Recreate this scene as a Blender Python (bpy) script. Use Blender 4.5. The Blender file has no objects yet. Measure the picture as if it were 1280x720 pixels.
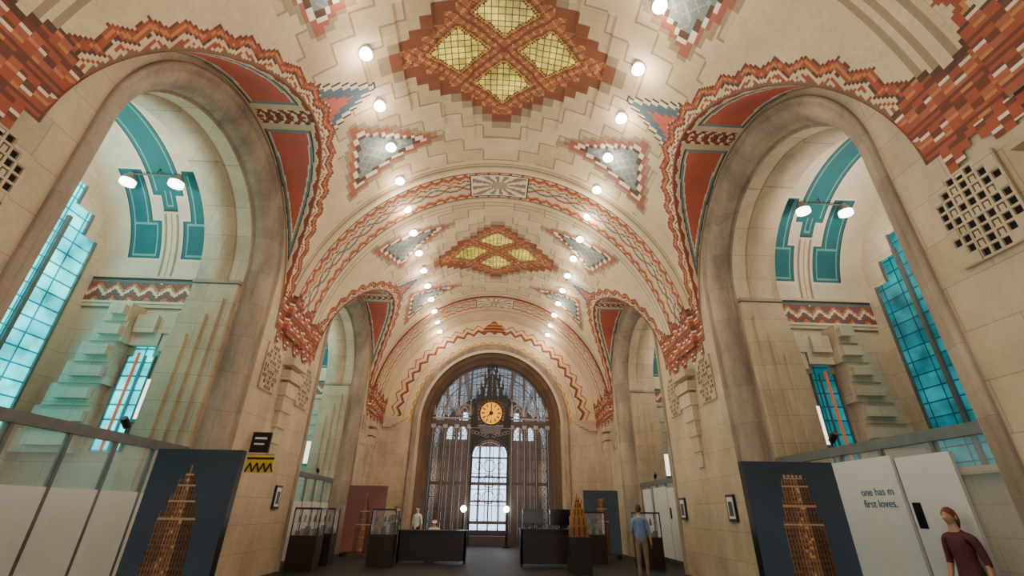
import bpy, math, random
import numpy as np
from mathutils import Vector, Matrix
random.seed(3); rng=np.random.RandomState(5)
PI=math.pi
W=6.0; SPR=6.04; RZ=6.3; YE=26.1; Y0=-6.0
CEN=[-2.1,8.16,18.42]; CA=3.6; CB=4.07
ASP=6.97; AR=3.05
SKY=[-2.5,7.75,18.0]
RIB=[1.98,12.24,22.5]
def lin(c):
    c=np.array(c,dtype=float)/255.0
    return np.where(c<=0.04045,c/12.92,((c+0.055)/1.055)**2.4)
def L4(c): 
    l=lin(c); return (float(l[0]),float(l[1]),float(l[2]),1)
# ---------------------------------------------------------------- materials
def newmat(name):
    m=bpy.data.materials.new(name); m.use_nodes=True
    nt=m.node_tree; b=nt.nodes['Principled BSDF']; return m,nt,b
def simple(name,c,rough=.5,metal=0,noise=.12,scale=6,emis=None,es=0):
    m,nt,b=newmat(name)
    n=nt.nodes.new('ShaderNodeTexNoise'); n.inputs['Scale'].default_value=scale; n.inputs['Detail'].default_value=4
    g=nt.nodes.new('ShaderNodeNewGeometry'); nt.links.new(g.outputs['Position'],n.inputs['Vector'])
    r=nt.nodes.new('ShaderNodeValToRGB'); l=L4(c)
    r.color_ramp.elements[0].position=.3; r.color_ramp.elements[1].position=.7
    r.color_ramp.elements[0].color=(l[0]*(1-noise),l[1]*(1-noise),l[2]*(1-noise),1)
    r.color_ramp.elements[1].color=(min(1,l[0]*(1+noise)),min(1,l[1]*(1+noise)),min(1,l[2]*(1+noise)),1)
    nt.links.new(n.outputs['Fac'],r.inputs['Fac']); nt.links.new(r.outputs['Color'],b.inputs['Base Color'])
    b.inputs['Roughness'].default_value=rough; b.inputs['Metallic'].default_value=metal
    if emis is not None:
        b.inputs['Emission Color'].default_value=L4(emis); b.inputs['Emission Strength'].default_value=es
    return m
def painted(name,rough=.75,es=0,lo=.82,hi=1.14):
    m,nt,b=newmat(name)
    a=nt.nodes.new('ShaderNodeAttribute'); a.attribute_name='Col'
    g=nt.nodes.new('ShaderNodeNewGeometry')
    n=nt.nodes.new('ShaderNodeTexNoise'); n.inputs['Scale'].default_value=1.1; n.inputs['Detail'].default_value=9; n.inputs['Roughness'].default_value=.6
    nt.links.new(g.outputs['Position'],n.inputs['Vector'])
    mr=nt.nodes.new('ShaderNodeMapRange'); mr.inputs['From Min'].default_value=.25; mr.inputs['From Max'].default_value=.75
    mr.inputs['To Min'].default_value=lo; mr.inputs['To Max'].default_value=hi
    nt.links.new(n.outputs['Fac'],mr.inputs['Value'])
    mx=nt.nodes.new('ShaderNodeVectorMath'); mx.operation='SCALE'
    nt.links.new(a.outputs['Color'],mx.inputs[0]); nt.links.new(mr.outputs['Result'],mx.inputs['Scale'])
    nt.links.new(mx.outputs['Vector'],b.inputs['Base Color']); b.inputs['Roughness'].default_value=rough
    return m
def stone(name,c1,c2,cm,bw=1.3,rh=.62,stain=(.72,1.12),mort=.008,nsc=.9,nz=.6):
    m,nt,b=newmat(name)
    g=nt.nodes.new('ShaderNodeNewGeometry'); s=nt.nodes.new('ShaderNodeSeparateXYZ')
    nt.links.new(g.outputs['Position'],s.inputs[0])
    ad=nt.nodes.new('ShaderNodeMath'); nt.links.new(s.outputs['X'],ad.inputs[0]); nt.links.new(s.outputs['Y'],ad.inputs[1])
    cb=nt.nodes.new('ShaderNodeCombineXYZ'); nt.links.new(ad.outputs[0],cb.inputs[0]); nt.links.new(s.outputs['Z'],cb.inputs[1])
    br=nt.nodes.new('ShaderNodeTexBrick'); nt.links.new(cb.outputs[0],br.inputs['Vector'])
    br.inputs['Color1'].default_value=L4(c1); br.inputs['Color2'].default_value=L4(c2); br.inputs['Mortar'].default_value=L4(cm)
    br.inputs['Scale'].default_value=1; br.inputs['Brick Width'].default_value=bw; br.inputs['Row Height'].default_value=rh
    br.inputs['Mortar Size'].default_value=mort; br.inputs['Mortar Smooth'].default_value=.5
    n=nt.nodes.new('ShaderNodeTexNoise'); n.inputs['Scale'].default_value=nsc; n.inputs['Detail'].default_value=10; n.inputs['Roughness'].default_value=.7
    mp=nt.nodes.new('ShaderNodeMapping'); mp.inputs['Scale'].default_value=(1,1,nz)
    nt.links.new(g.outputs['Position'],mp.inputs[0]); nt.links.new(mp.outputs[0],n.inputs['Vector'])
    mr=nt.nodes.new('ShaderNodeMapRange'); mr.inputs['From Min'].default_value=.3; mr.inputs['From Max'].default_value=.7
    mr.inputs['To Min'].default_value=stain[0]; mr.inputs['To Max'].default_value=stain[1]
    nt.links.new(n.outputs['Fac'],mr.inputs['Value'])
    mx=nt.nodes.new('ShaderNodeVectorMath'); mx.operation='SCALE'
    nt.links.new(br.outputs['Color'],mx.inputs[0]); nt.links.new(mr.outputs['Result'],mx.inputs['Scale'])
    nt.links.new(mx.outputs['Vector'],b.inputs['Base Color']); b.inputs['Roughness'].default_value=.6
    n2=nt.nodes.new('ShaderNodeTexNoise'); n2.inputs['Scale'].default_value=14; n2.inputs['Detail'].default_value=6
    nt.links.new(g.outputs['Position'],n2.inputs['Vector'])
    bp=nt.nodes.new('ShaderNodeBump'); bp.inputs['Strength'].default_value=.3; bp.inputs['Distance'].default_value=.03
    nt.links.new(n2.outputs['Fac'],bp.inputs['Height']); nt.links.new(bp.outputs[0],b.inputs['Normal'])
    return m
def blockglass(name,c1,c2,cm,es,bw=.42,rh=.3,lo=.5,hi=1.6,mort=.018):
    m,nt,b=newmat(name)
    g=nt.nodes.new('ShaderNodeNewGeometry'); s=nt.nodes.new('ShaderNodeSeparateXYZ')
    nt.links.new(g.outputs['Position'],s.inputs[0])
    ad=nt.nodes.new('ShaderNodeMath'); nt.links.new(s.outputs['X'],ad.inputs[0]); nt.links.new(s.outputs['Y'],ad.inputs[1])
    cb=nt.nodes.new('ShaderNodeCombineXYZ'); nt.links.new(ad.outputs[0],cb.inputs[0]); nt.links.new(s.outputs['Z'],cb.inputs[1])
    if name=='skylight_glass':
        nt.links.new(s.outputs['X'],cb.inputs[0]); nt.links.new(s.outputs['Y'],cb.inputs[1])
    br=nt.nodes.new('ShaderNodeTexBrick'); nt.links.new(cb.outputs[0],br.inputs['Vector']); br.offset=0
    br.inputs['Color1'].default_value=L4(c1); br.inputs['Color2'].default_value=L4(c2); br.inputs['Mortar'].default_value=L4(cm)
    br.inputs['Scale'].default_value=1; br.inputs['Brick Width'].default_value=bw; br.inputs['Row Height'].default_value=rh
    br.inputs['Mortar Size'].default_value=mort
    n=nt.nodes.new('ShaderNodeTexNoise'); n.inputs['Scale'].default_value=1.6; n.inputs['Detail'].default_value=3
    nt.links.new(g.outputs['Position'],n.inputs['Vector'])
    mr=nt.nodes.new('ShaderNodeMapRange'); mr.inputs['From Min'].default_value=.3; mr.inputs['From Max'].default_value=.7
    mr.inputs['To Min'].default_value=lo; mr.inputs['To Max'].default_value=hi
    nt.links.new(n.outputs['Fac'],mr.inputs['Value'])
    mx=nt.nodes.new('ShaderNodeVectorMath'); mx.operation='SCALE'
    nt.links.new(br.outputs['Color'],mx.inputs[0]); nt.links.new(mr.outputs['Result'],mx.inputs['Scale'])
    nt.links.new(mx.outputs['Vector'],b.inputs['Base Color']); nt.links.new(mx.outputs['Vector'],b.inputs['Emission Color'])
    b.inputs['Emission Strength'].default_value=es; b.inputs['Roughness'].default_value=.25
    return m
M_paint=painted('painted_plaster')
M_print=painted('printed_board',.4)
M_glow=blockglass('skylight_glass',(168,152,56),(208,188,92),(84,74,30),.8,.17,.17,.55,1.6,.014)
M_stone=stone('limestone_wall',(206,184,154),(192,170,140),(162,142,116),stain=(.64,1.16))
M_alc=stone('limestone_alcove',(218,204,180),(208,192,166),(176,160,136),stain=(.78,1.08))
M_arch=stone('travertine_arch',(168,149,128),(150,131,112),(132,115,98),.9,.9,(.48,1.34),.006,1.3,.35)
M_dark=stone('brown_marble',(108,80,60),(94,70,52),(72,55,42),.9,.9)
M_floor=stone('marble_floor_pattern',(38,31,27),(30,25,22),(22,19,17),1.2,1.2)
M_winL=blockglass('aqua_block_glass_sunlit',(0,188,204),(60,240,242),(0,104,122),1.9,.5,.34,.45,1.7,.022)  # daylight put into the glass as glow and brighter colour, sun side
M_winR=blockglass('aqua_block_glass_shade_side',(16,108,122),(36,138,148),(10,66,78),.55,.5,.34)  # same glass, duller colour and weaker glow for the side away from sun
M_iron=simple('bronze_grille',(84,74,70),.45,.4)
M_iron2=simple('pale_metal_grille',(160,150,143),.4,.4)
M_spire=simple('dark_bronze_spire',(46,39,38),.45,.4)
M_gold=simple('gilded_metal',(150,100,44),.4,.5)
M_clock=simple('clock_amber',(240,170,20),.4,0,.05,5,(250,165,5),.8)
M_black=simple('black_paint',(14,14,16),.4)
M_hole=simple('vent_hole_shadow',(20,17,15),.9)
M_white=simple('white_panel',(222,222,218),.5,0,.03)
M_grey=simple('grey_metal_rail',(120,124,124),.35,.5)
M_text=simple('blue_grey_lettering',(80,106,128),.6)
M_lamp=simple('lamp_glow',(255,255,250),.4,0,0,5,(255,248,236),36)
M_lamp2=simple('flood_lamp_glow',(255,255,250),.4,0,0,5,(255,248,236),10)
M_sconce=simple('sconce_glow',(255,255,250),.4,0,0,5,(255,246,230),2.0)
M_day=simple('daylight_window_glass',(195,218,250),.3,0,.1,2,(195,218,250),2.4)
M_wood=simple('dark_wood',(44,32,27),.4)
M_yel=simple('yellow_sign',(230,195,30),.5)
M_orange=simple('orange_muntin',(225,95,50),.5,0,.1,5,(225,95,50),.4)
M_screen=simple('dark_monitor',(22,24,28),.2)
def glassmat():
    m,nt,b=newmat('clear_glass')
    b.inputs['Base Color'].default_value=(.85,.93,.93,1); b.inputs['Roughness'].default_value=.05
    b.inputs['Alpha'].default_value=.14
    return m
M_glass=glassmat()
# ---------------------------------------------------------------- helpers
COL=bpy.context.scene.collection
def link(o,parent=None):
    COL.objects.link(o)
    if parent: o.parent=parent
    return o
def empty(name,loc=(0,0,0)):
    e=bpy.data.objects.new(name,None); e.location=loc; e.empty_display_size=.2; COL.objects.link(e); return e
class B:
    def __init__(s): s.v=[];s.f=[];s.m=[];s.mats=[]
    def mi(s,m):
        if m not in s.mats: s.mats.append(m)
        return s.mats.index(m)
    def box(s,x0,x1,y0,y1,z0,z1,m):
        x0,x1=min(x0,x1),max(x0,x1); y0,y1=min(y0,y1),max(y0,y1)
        i=len(s.v); s.v+=[(x,y,z) for z in (z0,z1) for y in (y0,y1) for x in (x0,x1)]
        for f in ((0,2,3,1),(4,5,7,6),(0,1,5,4),(2,6,7,3),(0,4,6,2),(1,3,7,5)):
            s.f.append(tuple(i+k for k in f)); s.m.append(s.mi(m))
    def cyl(s,p0,p1,r,m,n=8,r1=None):
        p0=Vector(p0);p1=Vector(p1);d=(p1-p0).normalized()
        a=d.orthogonal().normalized(); b=d.cross(a); i=len(s.v)
        r1=r if r1 is None else r1
        for p,rr in ((p0,r),(p1,r1)):
            for k in range(n):
                t=2*PI*k/n; s.v.append(tuple(p+a*rr*math.cos(t)+b*rr*math.sin(t)))
        for k in range(n):
            s.f.append((i+k,i+(k+1)%n,i+n+(k+1)%n,i+n+k)); s.m.append(s.mi(m))
        s.f.append(tuple(i+k for k in range(n))[::-1]); s.m.append(s.mi(m))
        s.f.append(tuple(i+n+k for k in range(n))); s.m.append(s.mi(m))
    def bar(s,p0,p1,w,m): s.cyl(p0,p1,w*.7,m,4)
    def plate(s,pts,y0,y1,m):
        i=len(s.v);n=len(pts)
        s.v+=[(x,y0,z) for x,z in pts]+[(x,y1,z) for x,z in pts]
        s.f.append(tuple(range(i,i+n))); s.f.append(tuple(range(i+n,i+2*n))[::-1]); s.m+=[s.mi(m)]*2
        for k in range(n): s.f.append((i+k,i+(k+1)%n,i+n+(k+1)%n,i+n+k)); s.m.append(s.mi(m))
    def sph(s,c,r,m,nu=10,nv=6,sc=(1,1,1)):
        i=len(s.v)
        for a in range(nv+1):
            th=PI*a/nv
            for k in range(nu):
                ph=2*PI*k/nu
                s.v.append((c[0]+r*sc[0]*math.sin(th)*math.cos(ph),c[1]+r*sc[1]*math.sin(th)*math.sin(ph),c[2]+r*sc[2]*math.cos(th)))
        for a in range(nv):
            for k in range(nu):
                s.f.append((i+a*nu+k,i+a*nu+(k+1)%nu,i+(a+1)*nu+(k+1)%nu,i+(a+1)*nu+k)); s.m.append(s.mi(m))
    def arc(s,c,r,t0,t1,w,m,n=16,rz=None,plane='xz'):
        rz=rz or r; P=[]
        for k in range(n+1):
            t=t0+(t1-t0)*k/n
            P.append((c[0]+r*math.cos(t),c[1],c[2]+rz*math.sin(t)))
        for a,b in zip(P[:-1],P[1:]): s.bar(a,b,w,m)
    def obj(s,name,parent=None,smooth=False):
        me=bpy.data.meshes.new(name); me.from_pydata(s.v,[],s.f)
        for m in s.mats: me.materials.append(m)
        me.polygons.foreach_set('material_index',s.m)
        if smooth: me.polygons.foreach_set('use_smooth',[True]*len(s.f))
        me.update(); o=bpy.data.objects.new(name,me); return link(o,parent)
def grid_obj(name,P,C,keep=None,mats=None,midx=None,parent=None,smooth=False):
    ni,nj=P.shape[0]-1,P.shape[1]-1
    idx=np.arange((ni+1)*(nj+1)).reshape(ni+1,nj+1)
    F=np.stack([idx[:-1,:-1],idx[1:,:-1],idx[1:,1:],idx[:-1,1:]],-1).reshape(-1,4)
    K=np.ones(ni*nj,bool) if keep is None else keep.reshape(-1)
    F=F[K]
    me=bpy.data.meshes.new(name); me.from_pydata(P.reshape(-1,3).tolist(),[],F.tolist())
    if C is not None:
        CC=np.ones((len(F),4),dtype=np.float32); CC[:,:3]=np.clip(C.reshape(-1,3)[K],0,1)
        at=me.color_attributes.new('Col','FLOAT_COLOR','CORNER')
        at.data.foreach_set('color',np.repeat(CC,4,axis=0).reshape(-1))
    for m in (mats or [M_paint]): me.materials.append(m)
    if midx is not None: me.polygons.foreach_set('material_index',midx.reshape(-1)[K].astype(np.int32))
    if smooth: me.polygons.foreach_set('use_smooth',[True]*len(F))
    me.update(); o=bpy.data.objects.new(name,me); return link(o,parent)
def tri(x): return np.abs((x%1)-.5)*2
# colours
cream=lin((212,189,154)); cream2=lin((200,176,140)); groove_shade=lin((154,134,106)); terra=lin((158,76,50)); terra2=lin((110,56,40)); white=lin((228,214,190))
gold=lin((196,148,68)); blue=lin((84,106,116)); red=lin((200,100,80)); teal=lin((32,104,112)); tan=lin((194,124,72)); brown=lin((82,56,41)); pink=lin((184,126,102))
def crossz(y):
    z=np.full_like(y,SPR)
    for c in CEN:
        q=1-((y-c)/CA)**2
        z=np.where(q>0,SPR+CB*np.sqrt(np.maximum(q,0)),z)
    return z
# ---------------------------------------------------------------- barrel vault
NY=640; NP=384; RM=6.15
Yv=np.linspace(Y0,YE,NY+1); Ph=np.linspace(0,PI,NP+1)
phi0=np.arcsin((crossz(Yv)-SPR)/RZ)
PHI=np.clip(Ph[:,None],phi0[None,:],PI-phi0[None,:])
pc=(Ph[1:]+Ph[:-1])/2; yc=(Yv[1:]+Yv[:-1])/2
offv=np.zeros((NP+1,NY+1))
for r in RIB: offv[:,(Yv>r)&(Yv<r+1.44)]=.10
Av=RM*(Ph-PI/2)
for s in SKY:
    q=(np.floor(np.abs(Av)[:,None]/.9)+np.floor(np.abs(Yv-s)[None,:]/.75)).astype(int)
    offv+=np.where((q<=3)&(np.abs(Yv-s)[None,:]<4.1),-.04*(4-q),0)*(np.abs(Av)[:,None]<5)
rr=1-offv/6.0
PX=W*np.cos(PHI)*rr; PZ=SPR+RZ*np.sin(PHI)*rr; PYv=np.broadcast_to(Yv[None,:],PX.shape)
P=np.stack([PX,PYv,PZ],-1)
h1=np.abs(PHI[1:,:]-PHI[:-1,:]); keep=(h1[:,:-1]+h1[:,1:])>1e-5
A,Y=np.meshgrid(RM*(pc-PI/2),yc,indexing='ij'); UA=np.abs(A); H=RM*PI/2-UA
C=np.broadcast_to(cream,A.shape+(3,)).copy(); MI=np.zeros(A.shape,int)
def put(mask,col): C[mask]=col
best=np.full(A.shape,99.); sc=np.zeros_like(A)
for s in SKY:
    m=np.abs(Y-s)<best; best=np.where(m,np.abs(Y-s),best); sc=np.where(m,s,sc)
UY=np.abs(Y-sc)
lev=(np.floor(UA/.62)+np.floor(UY/.5)).astype(int)//2
ln=np.zeros(A.shape,bool); ln[:-1,:]|=lev[:-1,:]!=lev[1:,:]; ln[:,:-1]|=lev[:,:-1]!=lev[:,1:]
put((lev%2==0)&(UA<5.2)&(UY<4.0),cream2)
put(ln&(UA<5.2)&(UY<4.0),groove_shade)  # shade of the incised relief lines put into the plaster colour
# skylight surround
qd=(np.floor(UA/.3)*.3)/2.8+(np.floor(UY/.26)*.26)/2.25
sk=qd<1.0; put(sk,lin((166,98,62)))
edge=(qd>=.86)&sk; put(edge,lin((130,76,52)))
wv=((UA/.32+UY/.27)%1)<.28; put(sk&wv&~edge,lin((200,140,90)))
wv=((np.abs(UA/.32-UY/.27))%1)<.2; put(sk&wv&~edge,lin((118,70,48)))
for (ca,cy) in ((0,1.0),(0,-1.0),(1.2,0),(-1.2,0)):
    e=np.abs(A-ca)/.76+np.abs((Y-sc)-cy)/.60
    put((e<1.28),lin((118,70,48))); put((e<1.16)&(e>1.0),gold); put((e<1.06)&(e>1.0),brown); g=e<1.0
    MI[g]=1
out=(qd>=1.0)&(qd<1.08); put(out,groove_shade)
def tri_e(px,py,V):
    V=[np.array(v,float) for v in V]; ar=(V[1][0]-V[0][0])*(V[2][1]-V[0][1])-(V[1][1]-V[0][1])*(V[2][0]-V[0][0]); sg=1 if ar>0 else -1
    e=np.full(px.shape,99.)
    for i in range(3):
        a=V[i];b=V[(i+1)%3];d=b-a;l=np.hypot(*d)
        e=np.minimum(e,sg*(d[0]*(py-a[1])-d[1]*(px-a[0]))/l)
    return e
qa=np.floor(UA/.12)*.12+.06; qy=np.floor(UY/.12)*.12+.06
e=tri_e(qa,qy,[(2.0,2.75),(5.3,3.6),(4.5,1.3)])
put((e>-.12)&(e<=0),groove_shade); put((e>0)&(e<.14),lin((156,90,70))); put((e>=.14)&(e<.22),white); put((e>=.22)&(e<.28),brown); put(e>=.28,lin((112,122,120)))
put((e>=.36)&(((UA*3+UY*3)%1<.22)|((UA*3-UY*3)%1<.16)),lin((148,148,138)))
best=np.full(A.shape,99.)
for c in CEN: best=np.minimum(best,np.abs(Y-c))
aw=np.floor((UA-3.3)/.22)*.10
arrow=(UA>3.5)&(UA<5.05)&(best<aw)
put(arrow,brown); put((UA>3.55)&(UA<5.05)&(best<aw-.05),white); put((UA>3.6)&(UA<5.05)&(best<aw-.14),blue); put((UA>4.1)&(UA<5.05)&(best<aw-.38),red)
# ribs
for r in RIB:
    yp=Y-r
    put((yp>0)&(yp<1.44),cream)
    z1=yp+.14*tri(A/.42)
    put((yp>=0)&(yp<.05),terra2)
    put((yp>.05)&(yp<.5)&(z1>.2)&(z1<.32),terra); put((yp>.05)&(yp<.5)&(z1>=.32)&(z1<.40),tan); put((yp>.05)&(yp<.6)&(z1>=.48)&(z1<.54),terra2)
    z2=(1.44-yp)+.14*tri(A/.42)
    put((yp<1.44)&(yp>1.39),terra2); put((yp>.94)&(yp<1.39)&(z2>.2)&(z2<.32),terra); put((yp>.94)&(yp<1.39)&(z2>=.32)&(z2<.40),tan)
    mid=(yp>.56)&(yp<.92)
    leaf=np.abs((yp-.74)-.15*np.sin(UA*PI/.7))
    put(mid&(leaf<.05),lin((96,112,108))); leaf=np.abs((yp-.74)+.15*np.sin(UA*PI/.7)); put(mid&(leaf<.05),lin((150,84,54)))
    md=(np.abs(UA)<1.1)&(yp>.14)&(yp<1.3); put(md,white); put(md&((UA>1.04)|(yp<.19)|(yp>1.25)),brown)
    an=np.arctan2(yp-.72,A*.75); put(md&(np.floor(an/(PI/12))%2==0)&((A*.75)**2+(yp-.72)**2>.05)&(UA<1.0)&(yp>.24)&(yp<1.2),lin((140,124,102)))
    put(md&((A*.75)**2+(yp-.72)**2<.05),lin((170,150,120)))
    for q in (1.6,1.85,2.05,-.18,-.30): put((np.abs(yp-q)<.03),groove_shade)
# zigzag band along groins
D=np.full(A.shape,99.);T=np.zeros(A.shape)
for c in CEN:
    th=np.linspace(0,PI,260); gy=c-CA*np.cos(th); gz=CB*np.sin(th); ga=RM*(PI/2-np.arcsin(gz/RZ))
    tt=np.concatenate([[0],np.cumsum(np.hypot(np.diff(gy),np.diff(ga)))])
    sel=(np.abs(yc-c)<4.6) 
    a_=UA[:,sel]; y_=Y[:,sel]; d_=D[:,sel]; t_=T[:,sel]
    for k in range(len(th)):
        dd=np.hypot(a_-ga[k],y_-gy[k]); m=dd<d_; d_=np.where(m,dd,d_); t_=np.where(m,tt[k],t_)
    D[:,sel]=d_;T[:,sel]=t_
zz=D-.16*tri(T/.56)
put((zz<.37),cream); put((zz>=.31)&(zz<.355),terra2); put((zz>=.17)&(zz<.31),terra); put((zz>=.22)&(zz<.26),tan)
put((zz>=.13)&(zz<.17),brown); put((zz>=.0)&(zz<.05),terra)
put((D<.07),lin((128,94,72)))
# feet on the piers
pier=np.zeros(A.shape,bool)
for r in RIB: pier|=(np.abs(Y-(r+1.03))<1.75)
pier|=Y>25.1
qy=np.floor(Y/.14)*.14
ft=.85+.35*tri(qy/1.03)
mk=pier&(H<ft); hz=(H+.28*tri(qy/.52))%.46
put(mk,terra); put(mk&(hz<.045),white); put(mk&(hz>=.045)&(hz<.13),terra2); put(mk&(hz>.34)&(hz<.39),tan); put(mk&(hz>.39),lin((166,90,64)))
put(mk&((H%.115)<.02),terra2)
put(pier&(H>=ft)&(H<ft+.07),brown)
C*= (1+.03*rng.randn(*A.shape))[...,None]
grid_obj('ceiling',P,C,keep,[M_paint,M_glow],MI)
# ---------------------------------------------------------------- cross vaults
def crossvault(side,c):
    nt_=260; nx=36
    th=np.linspace(0,PI,nt_+1); y=c-CA*np.cos(th); z=SPR+CB*np.sin(th)
    xg=W*np.sqrt(1-((z-SPR)/RZ)**2)-.02
    f=np.linspace(0,1,nx+1)
    X=W+(xg-W)[None,:]*f[:,None]
    P=np.stack([side*X,np.broadcast_to(y,X.shape),np.broadcast_to(z,X.shape)],-1)
    thc=(th[1:]+th[:-1])/2; w=(W-xg); w=(w[1:]+w[:-1])/2; fc=(f[1:]+f[:-1])/2
    dx=w[None,:]*fc[:,None]; dg=w[None,:]-dx; TH=np.broadcast_to(thc,dx.shape); al=TH*3.9
    C=np.broadcast_to(cream,dx.shape+(3,)).copy()
    e=np.full(dx.shape,-9.)
    for a,b in ((14,84),(96,166)):
        e=np.maximum(e,np.minimum(TH-math.radians(a),math.radians(b)-TH)*3.9)
    e=np.minimum(np.minimum(e,dx-.07),dg-.19)
    C[(e>0)]=brown; C[(e>.03)]=lin((118,138,140)); C[(e>.09)]=white; C[e>.13]=red
    zg=dg+.08*tri(al/.5)
    C[(zg<.14)]=terra; C[(zg>=.14)&(zg<.18)]=white
    cr=np.abs(TH-PI/2)*3.9
    m=(cr<.22)&(dx>.1); C[m]=terra; C[m&(((dx*4+cr*4)%1)<.4)]=white; C[m&(((dx*4-cr*4)%1)<.25)]=terra2
    C[dx<.05]=groove_shade
    return grid_obj('ceiling_cross_vault',P,C)
for c in CEN:
    for s in (-1,1): crossvault(s,c)
# ---------------------------------------------------------------- nave side walls
def navewall(side,name):
    pts=set([Y0,YE])
    for c in CEN:
        for k in range(61):
            pts.add(round(c-CA*math.cos(PI*k/60),4)); pts.add(round(c-AR*math.cos(PI*k/60),4))
    pts=sorted(p for p in pts if Y0<=p<=YE)
    V=[];F=[]
    def top(y): return float(crossz(np.array([y]))[0])
    def bot(y,mid):
        for c in CEN:
            if abs(mid-c)<AR: return ASP+math.sqrt(max(0,AR**2-(y-c)**2))
        return 0
    for a,b in zip(pts[:-1],pts[1:]):
        if b-a<1e-4: continue
        m=(a+b)/2; i=len(V)
        V+=[(side*W,a,bot(a,m)),(side*W,b,bot(b,m)),(side*W,b,top(b)),(side*W,a,top(a))]
        F.append((i,i+1,i+2,i+3))
    me=bpy.data.meshes.new(name); me.from_pydata(V,[],F); me.materials.append(M_stone); me.update()
    link(bpy.data.objects.new(name,me))
navewall(-1,'wall_left'); navewall(1,'wall_right')
def sweep(name,c,spr,prof,fn,mat,n=72,rz=1.0,parent=None,z0=0):
    rows=[]
    for (r,d) in prof:
        row=[fn(c-r,z0,d)]
        for z in (.5,): row.append(fn(c-r,z0+(spr-z0)*z,d))
        for k in range(n+1):
            t=PI-PI*k/n; row.append(fn(c+r*math.cos(t),spr+r*rz*math.sin(t),d))
        row.append(fn(c+r,z0+(spr-z0)*.5,d)); row.append(fn(c+r,z0,d)); rows.append(row)
    return grid_obj(name,np.array(rows,float),None,None,[mat],None,parent,True)
PROF1=[(3.06,0),(3.06,-.05),(3.05,-.06),(2.99,-.08),(2.97,-.07),(2.955,-.02),(2.94,.01),(2.92,.01),(2.89,0),(2.83,.01),(2.75,.05),(2.68,.11),(2.62,.2),(2.58,.3),(2.56,.42),(2.555,.5),(2.55,.53),(2.50,.54)]
PROF2=[(2.50,.54),(2.50,.95)]
PROF3=[(2.50,.95),(2.46,.96),(2.46,1.73),(2.98,1.75)]
k=0
for c in CEN:
    for s in (-1,1):
        for pf,mt in ((PROF1,M_arch),(PROF2,M_stone),(PROF3,M_stone)):
            k+=1; sweep('trim_%d'%k,c,ASP,pf,lambda u,z,d,s=s:(s*(W+d),u,z),mt)
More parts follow.
